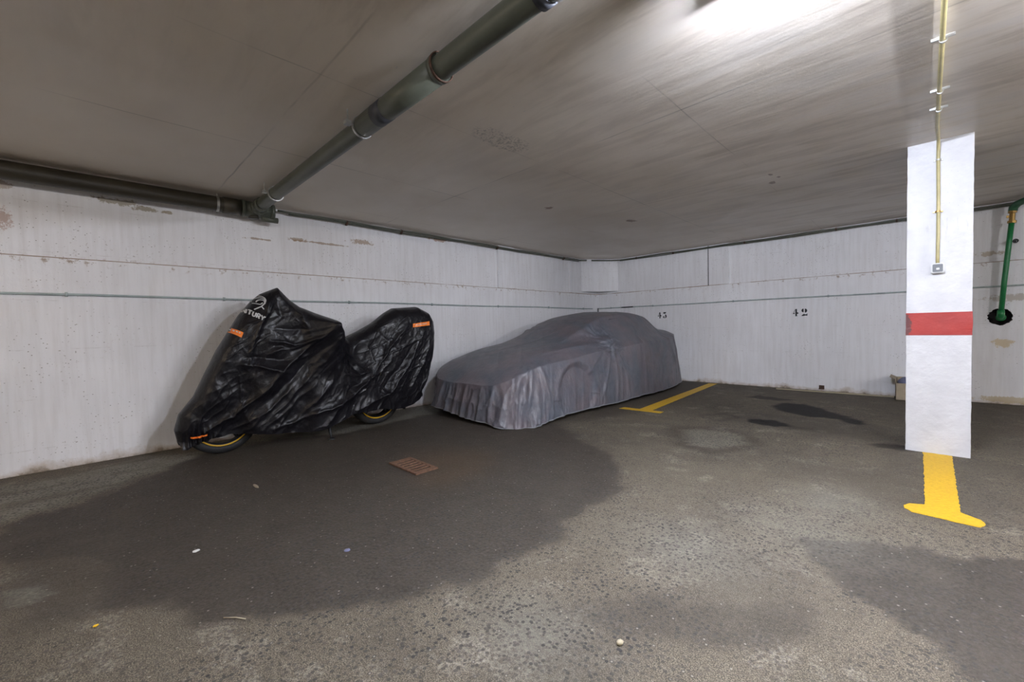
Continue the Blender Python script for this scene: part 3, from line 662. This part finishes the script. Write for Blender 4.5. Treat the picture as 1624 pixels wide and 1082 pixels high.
for j in range(1, NS+1):
    l = j/NS; z = edge_z*(1-l)+zh*l
    bulge = .035*np.sin(min(1, l*1.15)*np.pi/2)+.030*l
    off = bulge - front*.03*l**1.5 + .12*l**1.3*sstep(oy, 1.9, 2.3)
    # wheel arches press through
    Yw = YC+oy
    f = folds(arcp, l, 50)
    amp = (.008+.062*l**.7)*(.32+.95*front+1.0*corner)
    off = off+f*amp+.07*l**1.5*corner*(ox > 0)
    for wy in (-3.98, -1.28):
        d = np.hypot(Yw-wy, z-.30); inside = sstep(.38-d, -.03, .07)*(np.abs(ox) > .6)
        off = off-inside*(.034 if wy < -3 else .01)+((.012 if wy < -3 else .004)*np.exp(-((d-.385)/.06)**2))*(np.abs(ox) > .6)*(z > .25)
    rings.append(np.stack([XC+ox+nxo*off, Yw+nyo*off, z], 1))
VV = np.concatenate(rings)
# crossing tension folds on the whole cover
x_, y_, z_ = VV[:, 0]-XC, VV[:, 1], VV[:, 2]
nrm = np.zeros_like(VV)
FF = []
for j in range(NI+NS):
    a = j*NP+np.arange(NP); b = j*NP+(np.arange(NP)+1) % NP; FF.append(np.stack([a, a+NP, b+NP, b], 1))
FF = np.concatenate(FF)
def normals(V, Fq):
    n = np.cross(V[Fq[:, 2]]-V[Fq[:, 0]], V[Fq[:, 3]]-V[Fq[:, 1]]); N = np.zeros_like(V)
    for k in range(4): np.add.at(N, Fq[:, k], n)
    return N/np.maximum(1e-9, np.linalg.norm(N, axis=1))[:, None]
N0 = normals(VV, FF)
if N0[np.argmax(VV[:, 2])][2] < 0: FF = FF[:, ::-1]; N0 = -N0
disp = np.zeros(len(VV))
near = sstep(z_, .3, .6)
disp += .007*(fbm(x_*1.6+y_*.9, y_*1.2-z_, 60)-.5)*2
disp += .006*ridge(x_*3+y_*2.2+z_*1.5, y_*1.1-x_*.7, 61)**3
def crease(U, Vv, pts, amp, wd, mask=1):
    d, t = line_d(U, Vv, pts); return amp*np.exp(-(d/wd)**2)*np.sin(np.pi*np.clip(t*.92+.04, 0, 1))**.6*mask
ms = (x_ > .70).astype(float)
# near-side folds in (y, z)
for pts, amp, wd in [([(-2.18, .95), (-2.20, .5), (-2.17, .06)], .014, .018), ([(-2.24, .95), (-2.27, .5), (-2.25, .06)], -.010, .022),
        ([(-3.15, .80), (-3.3, .45), (-3.5, .1)], .022, .03), ([(-3.08, .80), (-3.05, .4), (-3.1, .08)], .020, .03), ([(-3.0, .82), (-2.8, .45), (-2.75, .08)], .020, .03),
        ([(-3.25, .85), (-3.62, .62), (-3.75, .5)], .015, .03), ([(-4.72, .70), (-4.78, .4), (-4.86, .1)], .03, .03), ([(-4.6, .70), (-4.55, .4), (-4.5, .1)], .028, .03),
        ([(-4.85, .6), (-4.95, .35), (-5.0, .08)], .028, .03), ([(-1.25, 1.0), (-1.1, .7), (-.85, .4)], .02, .03), ([(-1.7, .9), (-1.62, .5), (-1.7, .1)], .015, .03),
        ([(-1.9, .9), (-1.95, .5), (-2.0, .1)], .014, .03), ([(-4.2, .78), (-3.9, .85), (-3.4, .92)], .010, .03), ([(-.95, 1.02), (-.8, .7), (-.7, .2)], .02, .035)]:
    disp += crease(y_, z_, pts, amp, wd, ms)
# top side folds in (x, y)
mt_ = sstep(z_, .5, .8)
for pts, amp, wd in [([(-.1, -4.3), (.2, -3.6), (.35, -3.0)], .012, .03), ([(.62, -4.6), (.75, -4.0), (.8, -3.4)], .014, .03), ([(.5, -3.65), (.55, -3.2), (.5, -2.7)], .016, .03),
        ([(-.75, -3.4), (-.5, -3.3), (-.2, -3.35)], .014, .03), ([(.45, -1.6), (.62, -1.2), (.8, -1.0)], .012, .03), ([(.7, -.75), (.3, -.68), (-.3, -.7)], .012, .03)]:
    disp += crease(x_, y_, pts, amp, wd, mt_)
# front bumper: a tuck line along the nose
VV = VV+N0*disp[:, None]
# mirrors pushed out under the cloth
for sx in (1, -1):
    mc = np.array([XC+sx*.84, -3.10, .965]); d = np.linalg.norm((VV-mc)*np.array([1, .85, 1.0]), axis=1)
    g = np.exp(-(d/.125)**3); VV[:, 0] += sx*.17*g; VV[:, 2] += .045*g; VV[:, 1] -= .02*g
    cr = (ridge(VV[:, 1]*13+VV[:, 2]*9, VV[:, 2]*15-VV[:, 0]*8, 70)**2-.4)*.05+(ridge(VV[:, 1]*27-VV[:, 2]*20, VV[:, 2]*24, 73)**2-.4)*.022
    g2 = np.exp(-(d/.24)**2); VV[:, 0] += sx*cr*g2
    ang = np.arctan2(VV[:, 2]-.96, VV[:, 1]+3.10); g3 = np.exp(-(d/.36)**2)*sstep(d, .05, .15)
    VV += N0*(g3*.012*np.cos(ang*9+2*vn(ang*2+9, d*4, 75)))[:, None]
cc = obj('car_cover', (VV, FF), 'carcover', None, True)
tag(cc, 'crinkled grey fabric cover draped over the low car in bay 43', 'car cover')
hem = VV[-NP::3]
obj('hem_binding', tube([tuple(p) for p in hem]+[tuple(hem[0])], .006, 6, False), 'piping', cc, True)['label'] = 'paler grey binding tape along the hem'

# ================================================================== MOTORCYCLE AND ITS COVER
bk = thing('motorcycle', 'motorcycle on its side stand under the black cover, wheels showing below', 'motorcycle')
LEAN = .09
def lean(geo): v, f = geo; return [(p[0]+LEAN*p[2], p[1], p[2]) for p in v], f
def moto_wheel(name, y, r, wd):
    W = obj(name, lean(lathe((.56, y, r), [(r-.075, -wd*.42), (r-.055, -wd*.5), (r-.02, -wd*.46), (r-.004, -wd*.25), (r, 0), (r-.004, wd*.25), (r-.02, wd*.46), (r-.055, wd*.5), (r-.075, wd*.42)], 0, 56)), 'rubber', bk, True)
    W['label'] = 'black tyre with worn tread'
    obj('rim', lean(join(lathe((.56, y, r), [(r-.095, -wd*.38), (r-.072, -wd*.42), (r-.072, wd*.42), (r-.095, wd*.38)], 0, 56))), 'black', W, True)
    obj('rim_stripe', lean(lathe((.56, y, r), [(r-.088, wd*.40), (r-.0745, wd*.43), (r-.0745, wd*.45), (r-.088, wd*.43)], 0, 56)), 'rimy', W, True)['label'] = 'thin yellow stripe round the black rim'
    sp = []
    for k in range(5):
        a = 2*math.pi*k/5+.3; c, s = math.cos(a), math.sin(a)
        sp.append(tube([(.56, y+c*.03, r+s*.03), (.57, y+c*(r-.09), r+s*(r-.09))], [.022, .014], 8))
    obj('spokes', lean(join(*sp, lathe((.56, y, r), [(.012, -.05), (.045, -.05), (.045, .05), (.012, .05)], 0, 20))), 'black', W)
    obj('brake_disc', lean(lathe((.56, y, r), [(.09, wd*.5+.004), (.155, wd*.5+.004), (.155, wd*.5+.009), (.09, wd*.5+.009)], 0, 36)), 'galv', W)
moto_wheel('front_wheel', -7.455, .312, .12)
moto_wheel('rear_wheel', -5.87, .325, .17)
obj('fork', lean(join(*[tube([(.56+s*.095, -7.455, .312), (.56+s*.095, -7.35, .62), (.56+s*.09, -7.16, 1.12)], [.028, .028, .022], 12) for s in (-1, 1)])), 'black', bk, True)
obj('front_mudguard', lean(join(*[tube([(.56, -7.455+.34*math.cos(a), .312+.34*math.sin(a)) for a in np.linspace(.6, 1.6, 12)], .03, 8)])), 'black', bk, True)
obj('engine', lean(prism([(-6.95, .30), (-6.45, .26), (-6.2, .36), (-6.15, .60), (-6.4, .72), (-6.85, .74), (-7.02, .55)], .30, 0, .41)), 'black', bk)
obj('swingarm', lean(join(*[tube([(.56+s*.11, -6.35, .45), (.56+s*.12, -5.87, .325)], .025, 8) for s in (-1, 1)])), 'black', bk, True)
obj('fuel_tank', lean(lump((.56, -6.62, .88), (.13, .28, .15), 8, amp=.05)), 'black', bk, True)
obj('saddle', lean(lump((.56, -6.0, .90), (.11, .40, .06), 9, amp=.05)), 'black', bk, True)
obj('exhaust', lean(tube([(.44, -6.3, .36), (.42, -5.95, .42), (.40, -5.6, .52)], [.03, .05, .045], 14)), 'black', bk, True)
st = obj('side_stand', join(tube([(.72, -6.52, .28), (.83, -6.535, .12), (.905, -6.55, .012)], [.018, .016, .013], 10)), 'black', bk, True)
obj('stand_foot', join(tube([(.912, -6.55, .001), (.912, -6.55, .012)], [.038, .032], 16)), 'black', st)
tag(st, 'black side stand leg reaching out to the floor', None)
obj('mudflap', lean(join(tube([(.56, -5.52, .30), (.56, -5.46, .17)], .012, 8), box(.53, .59, -5.48, -5.465, .12, .19))), 'black', bk)

PAIRS = [((-7.80,.185),(-7.775,.115)), ((-7.82,.29),(-7.745,.112)), ((-7.785,.43),(-7.69,.140)), ((-7.672,.58),(-7.60,.172)), ((-7.582,.785),(-7.50,.185)),
 ((-7.484,1.0),(-7.41,.196)), ((-7.378,1.19),(-7.34,.188)), ((-7.298,1.332),(-7.27,.184)), ((-7.193,1.467),(-7.2,.172)), ((-7.113,1.540),(-7.1,.158)),
 ((-6.963,1.608),(-7.0,.145)), ((-6.855,1.49),(-6.836,.125)), ((-6.77,1.42),(-6.75,.122)), ((-6.62,1.355),(-6.66,.129)), ((-6.47,1.285),(-6.53,.160)),
 ((-6.36,1.15),(-6.40,.20)), ((-6.28,1.07),(-6.31,.232)), ((-6.1,1.15),(-6.17,.222)), ((-5.93,1.24),(-5.99,.233)), ((-5.76,1.365),(-5.78,.195)), ((-5.66,1.42),(-5.65,.19)),
 ((-5.34,1.444),(-5.50,.21)), ((-5.17,1.37),(-5.42,.245)), ((-5.10,1.26),(-5.38,.27)), ((-5.075,1.10),(-5.35,.30)), ((-5.11,.75),(-5.34,.31)), ((-5.18,.48),(-5.345,.30)), ((-5.27,.34),(-5.36,.28))]
T = np.array([p[0] for p in PAIRS]); Hm = np.array([p[1] for p in PAIRS])
cl = np.concatenate([[0], np.cumsum(np.hypot(*np.diff(T, axis=0).T)+.3*np.hypot(*np.diff(Hm, axis=0).T))])
NU, NV = 520, 190
u = np.linspace(0, cl[-1], NU)
top = np.stack([np.interp(u, cl, T[:, k]) for k in (0, 1)], 1); hm = np.stack([np.interp(u, cl, Hm[:, k]) for k in (0, 1)], 1)
hm[:, 1] += .012*(fbm(u*4, u*0, 80)-.5)*2
v = np.linspace(0, 1, NV)**1.35
YY = top[:, None, 0]*(1-v)[None]+hm[:, None, 0]*v[None]; ZZ = top[:, None, 1]*(1-v)[None]+hm[:, None, 1]*v[None]
dT, _ = line_d(YY, ZZ, [tuple(p) for p in T])
WP = np.array([(-7.75,.3,.12),(-7.6,.2,.14),(-7.5,.6,.165),(-7.3,1.0,.19),(-7.2,1.35,.17),(-6.96,1.55,.16),(-7.0,1.2,.26),(-7.0,.8,.29),(-7,.3,.27),(-6.7,1.2,.30),(-6.5,.9,.33),(-6.5,.4,.36),(-6.5,.15,.39),
  (-6.2,.95,.17),(-6.2,.5,.30),(-6.15,.25,.34),(-5.95,1.1,.17),(-5.85,.7,.26),(-5.8,.3,.29),(-5.5,1.35,.20),(-5.45,1.0,.25),(-5.4,.6,.26),(-5.4,.25,.25),(-5.15,1.2,.20),(-5.15,.6,.20)])
num = 0; den = 1e-9
for a, b, ww in WP:
    k = np.exp(-(((YY-a)/.17)**2+((ZZ-b)/.2)**2))+1e-6/(1e-3+(YY-a)**2+(ZZ-b)**2); num = num+k*ww; den = den+k
Wd = num/den
rr = np.interp(YY, [-7.8, -7.3, -6.9, -6.5, -6.2, -5.6, -5.0], [.10, .11, .13, .10, .13, .15, .16])
sh = np.sqrt(1-(1-np.clip(dT/rr, 0, 1))**2)
# handlebar end lifting the cloth
ay = (YY+6.52)+.15*(1.24-ZZ)*0; az = ZZ-1.235
dz = np.where(az > 0, az/.13, -az/.62); dy = np.where(ay > 0, ay/.17, -ay/.30)
tent = np.clip(1-np.hypot(dy, dz), 0, 1)
near_w = Wd*sh+.23*tent**1.25*np.sqrt(np.clip(sh, 0, 1))
far_w = Wd*sh+.16*tent**1.25*np.sqrt(np.clip(sh, 0, 1))
CR = [([(-6.50,1.25),(-6.779,.987),(-7.076,.683),(-7.346,.407),(-7.62,.246)],.045,.030), ([(-6.584,1.037),(-6.863,.738),(-7.219,.405)],-.030,.045),
 ([(-6.45,1.16),(-6.62,.85),(-6.95,.48),(-7.2,.25)],.028,.028), ([(-5.555,1.207),(-5.827,.914),(-6.057,.617),(-6.314,.429),(-6.651,.313),(-7.094,.214)],.048,.032),
 ([(-5.333,1.156),(-5.573,.71),(-5.845,.412),(-6.276,.273)],.035,.032), ([(-5.45,1.0),(-5.72,.66),(-6.0,.40)],-.025,.04), ([(-5.775,.934),(-6.106,.578),(-6.399,.483)],-.035,.05),
 ([(-7.328,.872),(-7.139,.801),(-6.935,.745)],.040,.030), ([(-7.30,.93),(-7.12,.90),(-6.95,.86)],-.035,.05), ([(-7.095,1.059),(-6.888,1.031),(-6.7,1.082)],.032,.025), ([(-7.083,.946),(-6.852,1.01),(-6.68,1.10)],.028,.022),
 ([(-7.07,1.0),(-6.9,.985),(-6.75,1.03)],-.02,.025), ([(-7.08,1.46),(-7.16,1.24),(-7.235,1.03),(-7.27,.85)],.035,.028), ([(-6.391,.693),(-6.194,.674),(-6.08,.70)],.035,.028), ([(-6.495,1.26),(-6.40,.99),(-6.22,.76)],.030,.028),
 ([(-6.734,1.182),(-6.882,1.185),(-7.058,1.17)],-.030,.05), ([(-6.36,.85),(-6.194,.674),(-6.174,.585)],-.025,.03), ([(-6.96,1.5),(-6.80,1.321),(-6.74,1.12)],.028,.03), ([(-7.0,1.5),(-6.98,1.3),(-7.1,1.2)],-.02,.04),
 ([(-7.35,.75),(-7.33,.5),(-7.28,.3)],.012,.015), ([(-6.1,1.0),(-6.0,.8),(-6.15,.72)],.015,.03), ([(-5.9,1.1),(-5.75,.95),(-5.68,.8)],.014,.03), ([(-5.22,1.15),(-5.35,.75),(-5.55,.4)],.025,.028), ([(-5.14,1.0),(-5.22,.7),(-5.36,.4)],.02,.022),
 ([(-6.9,.62),(-7.15,.38),(-7.4,.25)],.018,.02), ([(-6.7,.62),(-6.95,.40),(-7.2,.21)],.02,.022), ([(-6.55,.62),(-6.75,.40),(-6.95,.2)],.02,.022), ([(-6.3,.60),(-6.5,.33),(-6.6,.17)],.02,.022), ([(-7.6,.62),(-7.62,.45),(-7.66,.3)],.012,.02)]
d_ = np.zeros_like(YY)
wy_ = YY+.02*(fbm(YY*6, ZZ*6, 90)-.5)*2; wz_ = ZZ+.03*(fbm(YY*6, ZZ*6, 91)-.5)*2
for pts, amp, wd in CR:
    dd, tt = line_d(wy_, wz_, pts); d_ += amp*np.exp(-(dd/wd)**1.15)*np.sin(np.pi*np.clip(tt*.9+.05, 0, 1))**.5
# diagonal drag wrinkles and small crumple
ca, sa = math.cos(.83), math.sin(.83); P_ = YY*ca+ZZ*sa; Q_ = -YY*sa+ZZ*ca
d_ += .011*(ridge(Q_*6+1.2*fbm(YY*3, ZZ*3, 92), P_*1.6, 93)**5-.1)
d_ += .006*(ridge(Q_*15+2.2*fbm(YY*4, ZZ*4, 94), P_*5, 95)**4-.1)
d_ += .010*(fbm(YY*4, ZZ*4, 96)-.5)*2
for k_, (fq, am) in enumerate([(5.5, .0055), (9., .0036), (15., .0024)]):       # sharp crinkles in three directions
    for j_, an in enumerate((.35, 1.15, 2.1)):
        c_, s_n = math.cos(an), math.sin(an); q_ = -YY*s_n+ZZ*c_; p_ = YY*c_+ZZ*s_n
        gate = sstep(fbm(YY*2.3, ZZ*2.3, 110+k_*5+j_), .45, .62)
        d_ += am*gate*(1-np.minimum(1, np.abs(2*vn(q_*fq+.8*vn(YY*3, ZZ*3, 120+j_), p_*fq*.3, 130+k_*7+j_)-1)*3.2))
msk = sstep(dT, .0, .10)
near_w = near_w+d_*msk; far_w = far_w+.6*msk*(.016*(ridge(Q_*7, P_*1.5, 97)**3-.2)+.014*(fbm(YY*4, ZZ*4, 98)-.5)*2)
# gathered hem: pulled in under the front where the strap sits
gat = np.exp(-(((YY+7.66)/.10)**2+((ZZ-.2)/.08)**2)); near_w = near_w+gat*(.02*np.cos(YY*160)-.01)
near_w = np.maximum(near_w, .002); far_w = np.minimum(np.maximum(far_w, .002), .48)
near_w[:, 0] = 0; far_w[:, 0] = 0
XM = .56+LEAN*ZZ
nearV = np.stack([XM+near_w, YY, ZZ], -1); farV = np.stack([XM-far_w, YY, ZZ], -1)[:, 1:][:, ::-1]
allV = np.concatenate([farV, nearV], 1); NR = allV.shape[1]
# the seam between bar and screen: centre ridge swings out towards the bar
ii = np.arange(NU*NR).reshape(NU, NR)
BF = np.stack([ii[:-1, :-1], ii[1:, :-1], ii[1:, 1:], ii[:-1, 1:]], -1).reshape(-1, 4)
BV = allV.reshape(-1, 3)
nn = normals(BV, BF)
if nn[ii[NU//3, NR-60]][0] < 0: BF = BF[:, ::-1]
bc = obj('motorcycle_cover', (BV, BF), 'bikecover', None, True)
tag(bc, 'shiny black cover with orange stripes draped over the motorcycle by the left wall', 'motorcycle cover')
bvh = BVHTree.FromPolygons([tuple(p) for p in BV], [tuple(q) for q in BF.tolist()])
def decal(name, polys, mat, label=None, parent=bc, off=.004, sub=.012):
    """flat (y, z) polygons laid on the near side of the cover"""
    import bmesh
    bm = bmesh.new()
    for poly in polys: bm.faces.new([bm.verts.new((0, a, b)) for a, b in poly])
    bmesh.ops.triangulate(bm, faces=bm.faces[:])
    for _ in range(5):
        es = [e for e in bm.edges if e.calc_length() > sub]
        if not es: break
        bmesh.ops.subdivide_edges(bm, edges=es, cuts=1); bmesh.ops.triangulate(bm, faces=bm.faces[:])
    dead = []
    for vv in bm.verts:
        h = bvh.ray_cast(Vector((3, vv.co.y, vv.co.z)), Vector((-1, 0, 0)))
        if h[0] is None: dead.append(vv)
        else:
            nrm_ = h[1] if h[1].x > 0 else -h[1]; vv.co = h[0]+nrm_*off
    bmesh.ops.delete(bm, geom=dead, context='VERTS')
    me = bpy.data.meshes.new(name); bm.to_mesh(me); bm.free(); me.materials.append(M[mat])
    o = bpy.data.objects.new(name, me); COL.objects.link(o); o.parent = parent
    if label: o['label'] = label
    return o
def quadstrip(pts, wd):
    out = []
    for (a, b), (c, d) in zip(pts[:-1], pts[1:]):
        L_ = math.hypot(c-a, d-b); nx_, ny_ = -(d-b)/L_*wd/2, (c-a)/L_*wd/2
        out.append([(a+nx_, b+ny_), (c+nx_, d+ny_), (c-nx_, d-ny_), (a-nx_, b-ny_)])
    return out
FONT5 = {'C': [[(.9,.85),(.5,1),(.1,.75),(.1,.25),(.5,0),(.9,.15)]], 'E': [[(.9,1),(.1,1),(.1,0),(.9,0)],[(.1,.5),(.75,.5)]], 'N': [[(.1,0),(.1,1),(.9,0),(.9,1)]], 'T': [[(0,1),(1,1)],[(.5,1),(.5,0)]],
         'U': [[(.1,1),(.1,.2),(.4,0),(.6,0),(.9,.2),(.9,1)]], 'R': [[(.1,0),(.1,1),(.7,1),(.9,.8),(.9,.65),(.7,.5),(.1,.5)],[(.5,.5),(.95,0)]], 'Y': [[(0,1),(.5,.5),(1,1)],[(.5,.5),(.5,0)]],
         'M': [[(.1,0),(.1,1),(.5,.4),(.9,1),(.9,0)]], 'O': [[(.1,.2),(.1,.8),(.4,1),(.6,1),(.9,.8),(.9,.2),(.6,0),(.4,0),(.1,.2)]]}
def text_polys(s, o, ux, uy, w_, h_, gap, th2):
    out = []
    for i, ch in enumerate(s):
        for st_ in FONT5[ch]:
            out += quadstrip([(o[0]+ux[0]*(i*gap+a*w_)+uy[0]*b*h_, o[1]+ux[1]*(i*gap+a*w_)+uy[1]*b*h_) for a, b in st_], th2)
    return out
ang = math.radians(-33); ux = (math.cos(ang), math.sin(ang)); uy = (-math.sin(ang)*.6, math.cos(ang))
decal('brand_lettering', text_polys('NTURY', (-7.282, 1.356), ux, uy, .027, .046, .034, .011), 'silver', 'silver capital letters NTURY, the start of the word wrapped out of sight', sub=.008)
# swept head emblem
em = []
for k, (rx, ry) in enumerate([(.062, .052), (.046, .038), (.030, .025)]):
    em += quadstrip([(-7.165+rx*math.cos(a)+.010*k, 1.462+ry*math.sin(a)-.008*k+.15*rx*math.cos(a)) for a in np.linspace(-.5, 2.9, 9)], .0085)
em += quadstrip([(-7.112, 1.44), (-7.145, 1.405), (-7.20, 1.376)], .010)+quadstrip([(-7.145, 1.405), (-7.13, 1.378)], .009)+quadstrip([(-7.20, 1.44), (-7.15, 1.425), (-7.13, 1.44)], .008)
decal('emblem', em, 'silver', 'silver swirling head emblem', sub=.008)
decal('reflective_stripe', [[(-7.425, 1.185), (-7.407, 1.226), (-7.302, 1.160), (-7.320, 1.112)]], 'orange', 'orange reflective stripe on the screen')
decal('stripe_lettering', [[(-7.402+.017*k, 1.196-.0105*k), (-7.398+.017*k, 1.207-.0105*k), (-7.388+.017*k, 1.200-.0105*k), (-7.392+.017*k, 1.189-.0105*k)] for k in range(5)], 'silver', 'tiny grey letters on the front stripe', off=.006, sub=.01)
decal('reflective_stripe', [[(-5.50, 1.176), (-5.498, 1.222), (-5.245, 1.252), (-5.247, 1.200)]], 'orange', 'orange reflective stripe on the tail')
decal('stripe_lettering', [[(-5.46+.022*k, 1.196+.0024*k), (-5.46+.022*k, 1.212+.0024*k), (-5.449+.022*k, 1.213+.0024*k), (-5.449+.022*k, 1.197+.0024*k)] for k in range(8)], 'silver', 'tiny grey letters on the tail stripe', off=.006, sub=.01)
decal('hem_strap', quadstrip([(-7.71, .226), (-7.68, .216), (-7.65, .222), (-7.60, .234)], .016), 'orange', 'orange pull strap at the front hem', off=.012)
